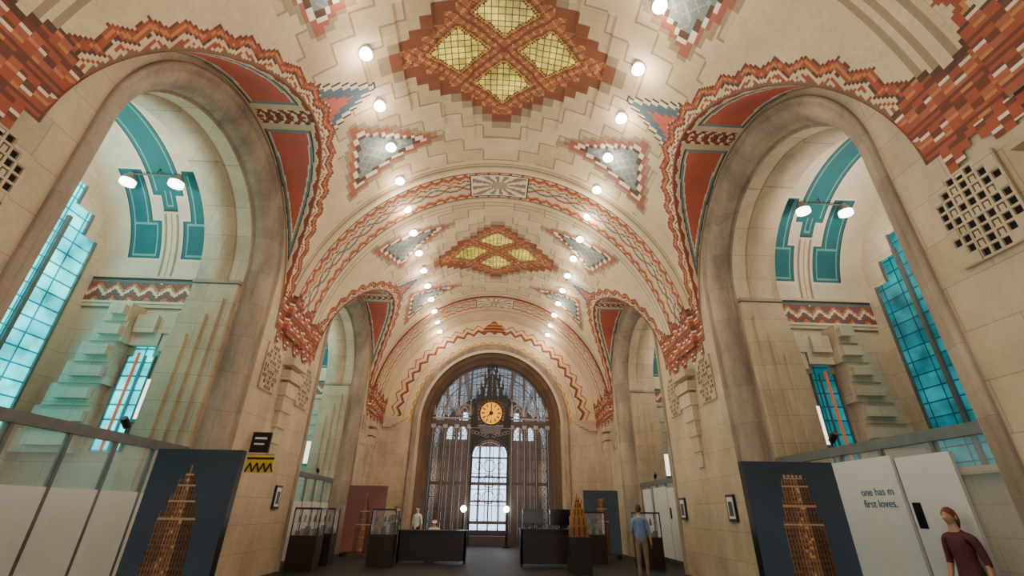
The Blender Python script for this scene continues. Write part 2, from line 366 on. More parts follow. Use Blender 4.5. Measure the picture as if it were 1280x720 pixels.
# ---------------------------------------------------------------- side alcoves
XA=7.7; XO=10.62; RA=2.95
def alcove(side,c):
    E=empty('side_alcove',(side*9.4,c,0))
    def child(o):
        o.parent=E; o.matrix_parent_inverse=Matrix.Translation((-side*9.4,-c,0)); return o
    ns=150;nx=84
    th=np.linspace(0,PI,ns+1); x=np.linspace(XA,XO,nx+1)
    X,TH=np.meshgrid(x,th,indexing='ij')
    P=np.stack([side*X,c+RA*np.cos(TH),ASP+RA*np.sin(TH)],-1)
    xc=(x[1:]+x[:-1])/2; tc=(th[1:]+th[:-1])/2; XC,TC=np.meshgrid(xc,tc,indexing='ij'); S=np.minimum(TC,PI-TC)*RA
    C=np.broadcast_to(lin((216,203,180)),XC.shape+(3,)).copy()
    def panel(x0,x1,s0,s1):
        return np.minimum(np.minimum(XC-x0,x1-XC),np.minimum(S-s0,s1-S))
    e=np.maximum.reduce([panel(7.82,8.6,.65,1.75),panel(7.82,8.4,1.55,3.1),panel(9.15,10.0,.65,1.75),panel(9.4,10.0,1.55,3.1),panel(8.5,9.3,2.4,5),panel(8.7,9.1,2.0,3)])
    C[e>-.04]=white; C[e>0]=lin((60,70,70)); C[e>.025]=teal; C[(e>.11)&(e<.14)]=lin((110,160,160))
    C[(np.abs(XC-8.9)<.03)&(S<1.9)]=gold
    C[(np.abs(XC-8.75)<.025)&(S<1.9)]=groove_shade; C[(np.abs(XC-9.05)<.025)&(S<1.9)]=groove_shade
    child(grid_obj('alcove_vault',P,C))
    b=B()
    def bx(x0,x1,*a): b.box(side*x0,side*x1,*a)
    bx(XA,XO,c+RA,c+RA+.2,0,ASP,M_alc); bx(XA,XO,c-RA-.2,c-RA,0,ASP,M_alc)
    bx(XO,XO+.2,c-RA-.2,c+RA+.2,0,ASP+RA+.1,M_alc)
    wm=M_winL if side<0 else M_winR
    for sg in (1,-1):
        yw=c+sg*RA
        def st(x0,x1,p,z0,z1,m=M_alc,q=-.02):
            bx(x0,x1,yw-sg*q,yw-sg*p,z0,z1,m)
        for i in range(7):
            z1=6.15-i*.5
            x0=8.97+.09*(i//2)-.04*(i%2)
            st(x0,min(9.5+.17*i,XO-.01),.50-.045*i,z1-.5,z1)
            st(x0+.03,9.3+.15*i,.66-.05*i,z1-.36,z1-.12)
        for i in range(5):
            st(XA,8.25-.07*i,.26-.04*i,5.9-.45*i-.45,5.9-.45*i)
        st(8.25,9.0,.2,5.15,5.95); st(8.4,8.9,.3,5.45,5.9)
        st(XA,XO,.10,7.03,7.10); st(XA,XO,.06,6.2,6.3)
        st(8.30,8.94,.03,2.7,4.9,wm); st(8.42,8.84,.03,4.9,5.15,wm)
        for xx in (8.30,8.52,8.94): st(xx-.018,xx+.018,.07,2.7,4.93,M_grey)
        st(8.68,8.72,.08,2.7,5.0,M_orange)
    top=7.8 if side<0 else 7.3
    for (hw,z0,z1) in ((2.4,2.6,top),(2.0,top,top+.6),(1.5,top+.6,top+1.15),(.8,top+1.15,top+1.6)):
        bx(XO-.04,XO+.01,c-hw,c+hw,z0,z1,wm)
        bx(XO-.09,XO+.01,c-hw-.06,c-hw,z0,z1,M_grey); bx(XO-.09,XO+.01,c+hw,c+hw+.06,z0,z1,M_grey)
    for i in range(3): 
        y=c-1.5+i*1.5; bx(XO-.12,XO-.03,y-.05,y+.05,2.6,9.0 if i==1 else 8.0,M_grey)
    bx(XO-.25,XO+.01,c-2.6,c+2.6,2.45,2.6,M_alc)
    for sg in (1,-1):
        yw=c+sg*2.52
        for (x0,t,zt) in ((6.58,.12,6.72),(6.80,.18,6.3),(7.05,.24,5.85),(7.3,.30,5.3)):
            bx(x0,XA-.01,yw,yw-sg*t,0,zt,M_stone)
        bx(6.53,XA-.005,yw,yw-sg*.16,6.73,6.82,M_arch)
    child(b.obj('alcove_walls'))
    for sg in (1,-1):
        nx2=170;nz=22
        x=np.linspace(XA,XO,nx2+1); z=np.linspace(6.3,7.03,nz+1)
        Xg,Zg=np.meshgrid(x,z,indexing='ij')
        P=np.stack([side*Xg,np.full_like(Xg,c+sg*(RA-.08)),Zg],-1)
        Xc,Zc=np.meshgrid((x[1:]+x[:-1])/2,(z[1:]+z[:-1])/2-6.3,indexing='ij')
        v=(Zc+.22*tri(np.floor(Xc/.05)*.05/.44))
        C=np.broadcast_to(terra,Xc.shape+(3,)).copy()
        C[(v%.4)<.1]=white; C[((v%.4)>.1)&((v%.4)<.19)]=pink; C[((v%.4)>.28)&((v%.4)<.34)]=lin((80,110,115))
        C[(Zc<.07)]=white; C[Zc>.67]=brown; C[(Zc>.60)&(Zc<.67)]=lin((90,120,125))
        child(grid_obj('alcove_frieze',P,C))
    l=B(); yl=c+1.4
    for xx in (8.3,9.5):
        l.cyl((side*xx,yl,8.98),(side*xx,yl,9.08),.17,M_lamp2,20); l.cyl((side*xx,yl,9.08),(side*xx,yl,9.33),.18,M_grey,20,.06)
    l.bar((side*8.3,yl,9.3),(side*9.5,yl,9.3),.03,M_grey); l.bar((side*8.9,yl,9.3),(side*8.9,yl+.05,9.56),.03,M_grey)
    child(l.obj('twin_lamp'))
    zs=3.35 if side<0 else 3.1; yb=c+RA-.45
    l=B(); l.box(side*7.74,side*7.98,yb,yb+.1,zs,zs+.9,M_sconce)
    l.box(side*7.72,side*8.0,yb-.02,c+RA+.01,zs-.07,zs,M_grey); l.box(side*7.73,side*7.99,yb+.1,c+RA+.01,zs,zs+.91,M_grey)
    child(l.obj('wall_sconce'))
    ld=bpy.data.lights.new('alcove_lamp','POINT'); ld.energy=145; ld.color=(1,.86,.68); ld.shadow_soft_size=.2
    o=bpy.data.objects.new('alcove_lamp_light',ld); COL.objects.link(o); o.location=(side*9.0,c+.4,8.2); child(o)
for c in CEN:
    for s in (-1,1): alcove(s,c)
# ---------------------------------------------------------------- floor
b=B(); b.box(-11.3,11.3,Y0,40,-.2,0,M_floor); b.obj('floor')
# ---------------------------------------------------------------- end wall
IX=3.96; IZ=4.2
nt_=340;nr=60
th=np.linspace(0,PI,nt_+1); f=np.linspace(0,1,nr+1)
Fg,TH=np.meshgrid(f,th,indexing='ij')
X=((IX+(W-IX)*Fg)*np.cos(TH)); Z=SPR+(IZ+(RZ-IZ)*Fg)*np.sin(TH)
P=np.stack([X,np.full_like(X,YE),Z],-1)
fc=(f[1:]+f[:-1])/2*2.1; tc=(th[1:]+th[:-1])/2; R_,T_=np.meshgrid(fc,tc,indexing='ij')
C=np.broadcast_to(cream,R_.shape+(3,)).copy(); al=T_*5
sc_=R_-.16*np.abs(np.sin(al*PI/.55))
C[(sc_>.42)&(R_<1.2)]=lin((210,162,70)); C[(sc_>.56)&(R_<1.4)]=white; C[(sc_>.62)&(R_<1.4)]=cream
zz=R_-.26*tri(T_*6/.75)
C[(zz>1.12)&(zz<1.26)]=terra2; C[(zz>1.26)&(zz<1.32)]=tan; C[(zz>1.5)&(zz<1.58)]=terra
C[np.abs(R_-1.03)<.03]=groove_shade
pk=(np.abs(T_-PI/2)*5<.7)&(R_>1.3)&(R_-1.3<.8-np.abs(T_-PI/2)*5); C[pk]=terra2; C[pk&(R_%.2<.08)]=tan
grid_obj('wall_end',P,C)
b=B()
for s in (-1,1):
    b.box(s*IX,s*W,YE,YE+.2,0,SPR,M_stone)
    for i in range(5):
        b.box(s*(4.6+.22*i),s*W,YE-.06-.03*i,YE,SPR-.12*i+.18,SPR-.12*i+.3,M_stone)
b.obj('wall_end.001')
sweep('trim_31',0,SPR,[(4.42,0),(4.42,-.08),(4.3,-.1),(4.22,-.02),(4.12,0),(4.05,.08),(4.0,.2)],lambda u,z,d:(u,YE+d,z),M_arch,72,IZ/IX*1.0)
sweep('trim_32',0,SPR,[(4.0,.2),(3.72,.21),(3.68,.3),(3.6,.5),(3.45,.55),(3.42,1.3),(4.4,1.32)],lambda u,z,d:(u,YE+d,z),M_dark,72,1.07)
def capital(side,y0,y1):
    ny=int((y1-y0)/.04); nz=20
    y=np.linspace(y0,y1,ny+1); z=np.linspace(SPR-.5,SPR+.02,nz+1)
    Yg,Zg=np.meshgrid(y,z,indexing='ij'); P=np.stack([np.full_like(Yg,side*(W-.03)),Yg,Zg],-1)
    Yc,Zc=np.meshgrid((y[1:]+y[:-1])/2,(z[1:]+z[:-1])/2,indexing='ij'); h=SPR-Zc
    qy=np.floor(Yc/.12)*.12
    kp=h<.08+.36*tri(qy/.7)
    v=(h+.2*tri(qy/.35))%.3
    C=np.broadcast_to(terra,Yc.shape+(3,)).copy(); C[v<.05]=white; C[(v>.05)&(v<.13)]=terra2
    grid_obj('trim_33',P,C,kp)
for s in (-1,1):
    for r in RIB: capital(s,r-.3,r+2.35)
    capital(s,25.0,26.0)
b=B()
for s in (-1,1):
    for r in RIB:
        yc_=r+1.03
        for i in range(7):
            b.box(s*(W+.01),s*(W-.30+.04*i),yc_-.5+.05*i,yc_+.5-.05*i,5.3-.42*i,5.5-.34*i,M_stone)
b.obj('trim_34')
LP=["..ooo..",".oxoxo.","ooxoxoo","oxooox.","ooxxxoo",".xoooxo","ooxoxoo",".oxoxo.","..ooo.."]
def lattice(side,y,z,w=.86,h=1.2):
    b=B(); n=7;m=9;cw=w/n;ch=h/m
    b.box(side*(W+.01),side*(W-.012),y-w/2,y+w/2,z-h/2,z+h/2,M_hole)
    fr=side*(W-.05); bk=side*(W-.01)
    for i in range(n):
        for j in range(m):
            q=LP[j][i]; y0=y-w/2+i*cw; z0=z-h/2+j*ch
            if q=='.': b.box(bk,fr,y0,y0+cw,z0,z0+ch,M_stone)
            elif q=='x': b.box(bk,side*(W-.04),y0+cw*.28,y0+cw*.72,z0-.002,z0+ch*.72,M_stone)
    for i in range(n+1):
        yy=y-w/2+i*cw; b.box(bk,side*(W-.044),yy-.016,yy+.016,z-h/2,z+h/2,M_stone)
    for j in range(m+1):
        zz=z-h/2+j*ch; b.box(bk,side*(W-.042),y-w/2,y+w/2,zz-.016,zz+.016,M_stone)
    b.obj('vent_lattice')
for s in (-1,1):
    for r in RIB:
        lattice(s,r-.12,5.0); lattice(s,r+2.28,5.05)
# ---------------------------------------------------------------- ceiling lamps
E=empty('ceiling_lamps',(0,8,11)); b=B()
for s in (-1,1):
    y=1.1
    while y<25.6:
        x=3.32*s; z=SPR+RZ*math.sqrt(1-(3.32/6)**2)
        b.cyl((x,y,z+.05),(x*.985,y,z-.03),.17,M_white,18)
        b.sph((x*.985,y,z-.05),.165,M_lamp,16,8,(1,1,.6))
        ld=bpy.data.lights.new('bulb','POINT'); ld.energy=36; ld.color=(1,.86,.67); ld.shadow_soft_size=.1
        o=bpy.data.objects.new('bulb_light',ld); COL.objects.link(o); o.location=(x*.97,y,z-.4)
        o.parent=E; o.matrix_parent_inverse=Matrix.Translation((0,-8,-11))
        y+=1.52
o=b.obj('lamp_bodies',E,True); o.matrix_parent_inverse=Matrix.Translation((0,-8,-11))
# ---------------------------------------------------------------- entrance screen
b=B(); YS=YE+.9
def arcz(x): return SPR+1.06*math.sqrt(max(0,3.42**2-x*x))
for x in (3.3,2.62,1.95,1.22):
    for s in (-1,1):
        zt=arcz(x)-.02
        b.box(s*x-.1,s*x+.1,YS-.12,YS+.12,0,min(zt,6.6),M_iron); b.box(s*x-.06,s*x+.06,YS-.07,YS+.07,6.6,zt,M_iron)
        b.box(s*x-.14,s*x+.14,YS-.16,YS+.16,0,.6,M_iron); b.box(s*x-.13,s*x+.13,YS-.15,YS+.15,5.9,6.1,M_iron2)
        b.cyl((s*x,YS-.12,6.6),(s*x,YS-.12,7.5),.1,M_iron2,6,.01); b.sph((s*x,YS-.12,7.5),.06,M_iron2)
        b.bar((s*x,YS-.13,.6),(s*x,YS-.13,5.9),.03,M_iron2)
b.box(-3.4,3.4,YS-.1,YS+.1,6.1,6.35,M_iron); b.box(-3.4,3.4,YS-.13,YS+.13,6.42,6.5,M_iron2); b.box(-3.4,3.4,YS-.1,YS+.1,0,.45,M_iron)
b.box(-3.4,3.4,YS-.06,YS+.06,2.9,3.05,M_iron)
b.arc((0,YS,SPR),3.38,0,PI,.12,M_iron,40,3.38*1.06); b.arc((0,YS,SPR),2.9,0,PI,.05,M_iron,40,2.9*1.06)
for i in range(-14,15):
    x=i*.235; b.bar((x,YS,6.4),(x,YS,arcz(x)-.05),.032,M_iron)
for z in (7.1,7.8,8.5,9.1):
    hw=math.sqrt(max(0,3.4**2-((z-SPR)/1.06)**2)); b.bar((-hw,YS,z),(hw,YS,z),.03,M_iron)
for s in (-1,1):
    for (xa,xb) in ((1.22,1.95),(1.95,2.62),(2.62,3.3)):
        xm=(xa+xb)/2; hw=(xb-xa)/2-.08
        for (z0,z1) in ((.5,2.9),(3.05,6.1)):
            n=max(3,int((z1-z0)/.6)); h=(z1-z0)/n
            for i in range(n):
                za=z0+i*h; zb=za+h; zm=(za+zb)/2
                b.bar((s*(xm-hw),YS,za),(s*(xm+hw),YS,zb),.028,M_iron); b.bar((s*(xm-hw),YS,zb),(s*(xm+hw),YS,za),.028,M_iron)
                b.arc((s*xm,YS-.02,zm),hw*.75,0,2*PI,.032,M_iron,10,hw*.9); b.bar((s*(xm-hw),YS-.01,za),(s*(xm+hw),YS-.01,za),.04,M_iron)
            b.bar((s*xm,YS-.03,z0),(s*xm,YS-.03,z1),.026,M_iron2)
        b.plate([(s*(xm-hw),6.1),(s*(xm-hw),5.5),(s*(xm-hw*.6),5.8),(s*xm,6.05),(s*(xm+hw*.6),5.8),(s*(xm+hw),5.5),(s*(xm+hw),6.1)],YS-.06,YS-.02,M_iron)
        b.arc((s*xm,YS-.07,5.5),hw,0,PI,.05,M_iron2,10,.5)
        b.arc((s*xm,YS-.05,6.5),hw,0,PI,.05,M_iron2,10,.6); b.bar((s*xm,YS-.05,7.1),(s*xm,YS-.05,7.8),.04,M_iron2)
        b.arc((s*xm,YS-.05,7.25),.13,0,2*PI,.03,M_iron2,8); b.arc((s*xm,YS-.05,6.8),.2,0,2*PI,.03,M_iron,8)
for s in (-1,1):
    b.box(s*1.02-.06,s*1.02+.06,YS-.2,YS+.1,0,4.4,M_spire)
b.arc((0,YS-.06,4.4),1.02,0,PI,.1,M_spire,24,.95); b.arc((0,YS-.06,4.4),.8,0,PI,.04,M_iron2,24,.75)
for s in (-1,1):
    pts=[(s*1.12,4.45)]+[(s*1.07*math.cos(t),4.4+1.02*math.sin(t)) for t in (0.1,.3,.5,.7,.9,1.1,1.3,PI/2)]+[(0,5.62),(s*.55,5.62),(s*.62,5.9),(s*1.12,5.9)]
    b.plate(pts,YS-.12,YS-.06,M_spire)
    for i in range(5): b.arc((s*(.2+.2*i),YS-.14,5.5+.05*i),.09,0,2*PI,.02,M_iron2,8)
b.box(-1.05,1.05,YS-.1,YS+.05,1.0,1.15,M_iron)
for x in (-.6,-.2,.2,.6): b.bar((x,YS,1.1),(x,YS,4.4+.9*math.sqrt(1-x*x/1.1)),.038,M_spire)
for z in (1.9,2.7,3.5,4.3): b.bar((-1,YS,z),(1,YS,z),.036,M_spire)
for z in (2.3,3.1,3.9): b.arc((0,YS,z),.32,0,2*PI,.04,M_spire,12); b.arc((-.6,YS,z),.2,0,2*PI,.034,M_spire,10); b.arc((.6,YS,z),.2,0,2*PI,.034,M_spire,10)
prof=[(1.12,5.95),(1.12,6.6),(1.0,6.6),(.98,7.25),(.82,7.3),(.78,7.75),(.62,7.8),(.58,8.25),(.42,8.3),(.38,8.8),(.24,8.85),(.2,9.3),(.08,9.4),(.02,10.15)]
for s in (-1,1):
    for (x0,z0),(x1,z1) in zip(prof[:-1],prof[1:]): b.bar((s*x0,YS-.14,z0),(s*x1,YS-.14,z1),.11,M_spire)
    for x,z in prof[3:12:2]:
        b.cyl((s*(x+.06),YS-.14,z-.1),(s*(x+.06),YS-.14,z+.5),.09,M_spire,6,.01); b.sph((s*(x+.06),YS-.14,z+.48),.06,M_iron2)
    b.plate([(s*.74,7.35),(s*.44,7.42),(s*.40,8.2),(s*.55,8.2)],YS-.16,YS-.1,M_spire)
    b.plate([(s*.03,7.35),(s*.32,7.42),(s*.24,8.9),(s*.03,9.2)],YS-.16,YS-.1,M_spire)
    b.plate([(s*.72,5.95),(s*1.1,5.95),(s*1.0,7.2),(s*.82,7.2),(s*.78,6.75)],YS-.16,YS-.1,M_spire)
    b.plate([(s*.42,8.2),(s*.36,8.25),(s*.22,8.95),(s*.3,8.95)],YS-.16,YS-.1,M_spire)
    b.arc((s*1.55,YS-.1,6.95),.33,0,2*PI,.05,M_iron2,12); b.arc((s*1.55,YS-.1,6.95),.16,0,2*PI,.035,M_iron2,8)
for i in range(8): b.bar((-(.8-.09*i),YS-.15,7.45+.27*i),((.8-.09*i),YS-.15,7.45+.27*i),.045,M_spire)
b.obj('entrance_screen')
ce=empty('clock',(0,YS-.4,6.72)); b=B()
def disc(r,y0,y1,m,n=40): b.cyl((0,y0,0),(0,y1,0),r,m,n)
disc(.72,.2,-.02,M_spire); disc(.62,-.02,-.05,M_clock)
for i in range(12):
    t=2*PI*i/12; b.bar((.38*math.sin(t),-.06,.38*math.cos(t)),(.56*math.sin(t),-.06,.56*math.cos(t)),.06,M_black)
b.bar((0,-.07,0),(.0,-.07,.42),.05,M_black); b.bar((0,-.07,0),(-.22,-.07,-.2),.055,M_black); disc(.12,-.05,-.09,M_black,12)
for i in range(24):
    t=2*PI*i/24; b.cyl((.68*math.sin(t),-.0,.68*math.cos(t)),(.84*math.sin(t),0,.84*math.cos(t)),.045,M_gold,5,.01)
b.obj('clock_face',ce)
# foyer behind the screen
nx=40;ny=60
th=np.linspace(0,PI,nx+1); yy=np.linspace(YE+1.3,38,ny+1); TH,YY=np.meshgrid(th,yy,indexing='ij')
P=np.stack([4.3*np.cos(TH),YY,SPR+4.3*np.sin(TH)],-1)
C=np.broadcast_to(lin((178,190,200)),(nx,ny,3)).copy()
ii,jj=np.meshgrid(np.arange(nx),np.arange(ny),indexing='ij'); C[(jj%6==0)]=lin((100,92,88)); C[(ii%5==0)]=lin((115,110,110))
grid_obj('ceiling_foyer',P,C)
b=B()
for s in (-1,1):
    b.box(s*4.3,s*4.5,YE+1.3,38,0,SPR,M_dark)
    for i in range(5):
        y=28.2+i*2; b.box(s*4.31,s*4.0,y,y+.5,0,SPR,M_arch)
        b.box(s*4.31,s*4.2,y+.8,y+1.7,2.4,5,M_sconce)
b.box(-4.5,4.5,38,38.2,0,11,M_dark)
b.obj('wall_foyer')
b=B(); b.box(-1.5,1.5,37.85,38.01,.3,6.3,M_day)
for i in range(5): b.box(-1.5+i*.75-.05,-1.5+i*.75+.05,37.75,37.86,.3,6.3,M_iron)
for z in (.3,2.3,4,5.4,6.3): b.box(-1.5,1.5,37.75,37.86,z-.06,z+.06,M_iron)
for s in (-1,1):
    for i in range(3):
        x=s*(2.1+i*.6); b.box(x-.2,x+.2,37.85,38.01,6.8,8.9-.5*i,M_day)
b.obj('window_1')
for x in (-1.25,.95):
    e=empty('floor_uplight',(x,YE-.3,0)); l=B()
    l.cyl((0,0,0),(0,0,.05),.2,M_black,16); l.cyl((0,0,.05),(0,0,1.6),.03,M_black,8); l.sph((0,0,1.72),.15,M_lamp,12,8)
    l.obj('lamp_body',e)
# ---------------------------------------------------------------- display boards
def board(x0,x1,y,z1,kind):
    e=empty('display_board',((x0+x1)/2,y,0)); w=x1-x0; b=B()
    b.box(-w/2,w/2,0,.16,.12,z1,M_black); b.box(-w/2+.1,-w/2+.2,-.25,.4,0,.12,M_black); b.box(w/2-.2,w/2-.1,-.25,.4,0,.12,M_black)
    b.obj('frame',e)
    n=170; m=280
    u=np.linspace(-w/2,w/2,n+1); z=np.linspace(.14,z1,m+1); U,Z=np.meshgrid(u,z,indexing='ij')
    P=np.stack([U,np.full_like(U,-.006),Z],-1)
    uu,vv=np.meshgrid((np.arange(n)+.5)/n,(np.arange(m)+.5)/m,indexing='ij')
    if kind in (0,1,3): base=lin((66,82,100))*(1.35-.75*vv[...,None])
    else: base=lin((140,88,84))*(1.2-.5*vv[...,None])
    C=base.copy()
    cx={0:.46,1:.5,2:.5,3:.52}[kind]; du=np.abs(uu-cx)
    if kind==0:
        S=([0,.55,.56,.66,.67,.76,.77,.83,.84,.90],[.25,.215,.17,.155,.12,.10,.07,.05,.03,.0]); teeth=((.56,.195),(.67,.14),(.77,.09))
    elif kind==2:
        S=([0,.4,.41,.6,.75,.93],[.2,.18,.14,.12,.05,0]); teeth=((.41,.16),)
    elif kind==1:
        S=([0,.5,.51,.7,.71,.86,.861,.9],[.2,.19,.15,.14,.09,.08,.0,.0]); teeth=((.51,.17),(.71,.12))
    else:
        S=([0,.58,.59,.70,.71,.83,.84,.885,.886,.9],[.22,.215,.18,.175,.15,.145,.11,.105,.0,.0]); teeth=((.59,.195),(.71,.165),(.84,.13),(.885,.09),(.885,.045),(.885,.0))
    prof=np.interp(vv,S[0],S[1]); t=(du<prof)&(vv<.93)
    for (zt,ut) in teeth:
        t|=(np.abs(du-ut)<.014)&(vv<zt+.045)&(vv>.3)&(vv+np.abs(du-ut)*2<zt+.045)
    sh=np.where(uu-cx>prof*.35,.36,np.where(uu-cx<-prof*.35,.6,.95))
    pierm=np.abs((du/.034)%1-.5)*2
    noise2=np.kron(rng.rand(34,56),np.ones((5,5)))
    tc=lin((180,132,100))*(sh*(.62+.42*pierm))[...,None]*(.75+.45*noise2)[...,None]*(.9+.2*rng.rand(n,m,1))
    if kind==2: tc=tc*np.array([1.0,.8,.9])
    C[t]=tc[t]
    win=t&(pierm<.4)&(((vv*30)%1)<.6); C[win]=C[win]*.3
    for zz_ in S[0][1::2]: 
        q=t&(np.abs(vv-zz_)<.006); C[q]=lin((214,174,138))*.9
    glow=t&(noise2>.93)&(sh>.9); C[glow]=lin((226,172,116))
    grid_obj('tower_print',P,C,None,[M_print],None,e)
board(-5.66,-4.27,8.4,2.50,0); board(4.32,5.9,8.0,2.43,3); board(-5.7,-4.15,20.4,2.5,2); board(3.95,5.4,20.4,2.45,1)
# ---------------------------------------------------------------- glass partitions
def partition(side,c,kind):
    e=empty('glass_partition',(side*6.6,c,0)); b=B()
    b.box(-.06,.06,-2.48,2.48,2.62,2.78,M_grey)
    for i in range(6):
        y=-2.44+i*.976; b.box(-.035,.035,y-.03,y+.03,0,2.64,M_grey)
    b.box(-.012,.012,-2.44,2.44,1.85,2.64,M_glass)
    if kind==0:
        b.box(-.03,.03,-2.44,2.44,.1,1.85,M_white); b.box(-.05,.05,-2.44,2.44,0,.1,M_grey)
    else:
        b.box(-.012,.012,-2.44,2.44,.1,1.85,M_glass)
        b.box(-.10,-.05,-.72,.70,.2,2.5,M_white); b.box(-.10,-.05,-1.75,-.80,.2,2.45,M_white)
        b.box(-.10,-.05,1.1,2.0,.2,2.5,M_white)
        b.box(-.106,-.10,-1.0,-.85,1.45,1.8,M_screen)
    b.cyl((0,.6,2.9),(0,.45,3.03),.06,M_black,10); b.bar((0,.6,2.76),(0,.6,2.93),.02,M_black)
    b.obj('partition_parts',e)
    return e
partition(-1,8.16,0); pr=partition(1,8.16,1); partition(-1,18.42,0); partition(1,18.42,1)
for (t,z) in (('one has m',1.92),('first loves.',1.74)):
    cu=bpy.data.curves.new('text','FONT'); cu.body=t; cu.size=.17; cu.extrude=.003; cu.materials.append(M_text)
    o=bpy.data.objects.new('panel_text',cu); COL.objects.link(o); o.parent=pr
    o.rotation_euler=(PI/2,0,-PI/2); o.location=(-.105,.12,z)
def desk(name,x,y,w,d,h,mat,mon=0,rot=0):
    e=empty(name,(x,y,0)); e.rotation_euler=(0,0,rot); b=B()
    b.box(-w/2,w/2,-d/2,d/2,h-.05,h,mat); b.box(-w/2+.03,w/2-.03,-d/2+.05,-d/2+.1,.08,h-.05,mat)
    b.box(-w/2+.03,-w/2+.1,-d/2+.05,d/2-.05,0,h-.05,mat); b.box(w/2-.1,w/2-.03,-d/2+.05,d/2-.05,0,h-.05,mat)
    for i in range(mon):
        mx=-w/2+(i+.5)*w/mon; b.box(mx-.36,mx+.36,0,.04,h+.1,h+.6,M_screen); b.box(mx-.03,mx+.03,0,.04,h,h+.15,M_screen); b.box(mx-.12,mx+.12,-.06,.1,h,h+.02,M_screen)
    b.obj('desk_parts',e); return e
desk('white_counter',-8.6,8.6,1.6,.7,1.1,M_white)
desk('reception_desk',2.05,17.5,1.9,.8,1.1,M_wood,2)
desk('reception_desk',-1.9,18.2,2.4,.8,1.0,M_wood,0)
cm=[simple('goods_%d'%i,c,.5) for i,c in enumerate([(130,50,42),(160,124,66),(50,74,66),(150,144,130),(100,66,42)])]
for (x,y) in ((-3.4,17.0),(3.9,18.6),(-5.45,15.8),(-5.45,17.2),(5.4,17.0)):
    e=empty('display_case',(x,y,0)); b=B()
    b.box(-.4,.4,-.3,.3,0,.9,M_wood); b.box(-.38,.38,-.28,.28,.9,1.6,M_glass); b.box(-.4,.4,-.3,.3,1.6,1.65,M_wood)
    for sx in (-1,1):
        for sy in (-1,1): b.box(sx*.385-.015,sx*.385+.015,sy*.285-.015,sy*.285+.015,.9,1.6,M_black)
    b.box(-.36,.36,-.26,.26,1.24,1.26,M_glass)
    for k in range(5):
        b.box(-.34+.14*k,-.24+.14*k,-.1,.1,.9,1.02+.06*(k%3),cm[k]); b.cyl((-.3+.15*k,0,1.26),(-.3+.15*k,0,1.42+.03*(k%2)),.045,cm[(k+2)%5],10,.025)
    b.obj('case_parts',e)
e=empty('hanging_sign',(-5.62,12.05,2.6)); b=B()
b.box(-.33,.33,-.02,.02,-.22,.18,M_yel)
for i in range(4):
    x=-.3+i*.16; b.bar((x,-.03,-.2),(x+.08,-.03,0),.03,M_black); b.bar((x+.08,-.03,0),(x+.16,-.03,-.2),.03,M_black)
b.box(-.33,.33,-.025,-.02,.08,.13,M_black)
b.box(-.33,.12,-.03,.03,.24,.72,M_black); b.box(-.25,.04,-.035,-.03,.55,.6,M_white); b.box(-.25,.0,-.035,-.03,.42,.46,M_white)
b.bar((-.38,0,.2),(.3,0,.2),.02,M_grey)
b.obj('sign_parts',e)
for (s,y,z) in ((-1,14.3,1.9),(1,15.0,1.75),(1,11.95,1.75)):
    e=empty('wall_picture_frame',(s*5.97,y,z)); b=B()
    b.box(-.025,.025,-.2,.2,-.3,.3,M_black); b.box(-s*.025,-s*.03,-.15,.15,-.24,.24,M_white)
    b.box(-s*.03,-s*.034,-.1,.1,-.18,.14,M_iron); b.obj('frame_parts',e)
e=empty('gilded_tower_model',(2.8,15.6,0)); b=B()
b.box(-.32,.32,-.32,.32,0,.9,M_wood); b.box(-.35,.35,-.35,.35,.9,.95,M_wood)
hs=(.3,.25,.22,.16,.1)
for i,(w,h) in enumerate(zip((.27,.24,.18,.12,.07),hs)):
    z=.95+sum(hs[:i]); b.box(-w,w,-w*.7,w*.7,z,z+h,M_gold)
    for k in (-1,0,1): b.box(k*w*.6-.02,k*w*.6+.02,-w*.7-.02,-w*.7,z+.03,z+h-.03,M_wood)
    for sx in (-1,1): b.cyl((sx*w,-w*.7,z+h),(sx*w,-w*.7,z+h+.1),.03,M_gold,6,.005)
b.cyl((0,0,1.98),(0,0,2.15),.04,M_gold,8,.01)
b.obj('model_parts',e)
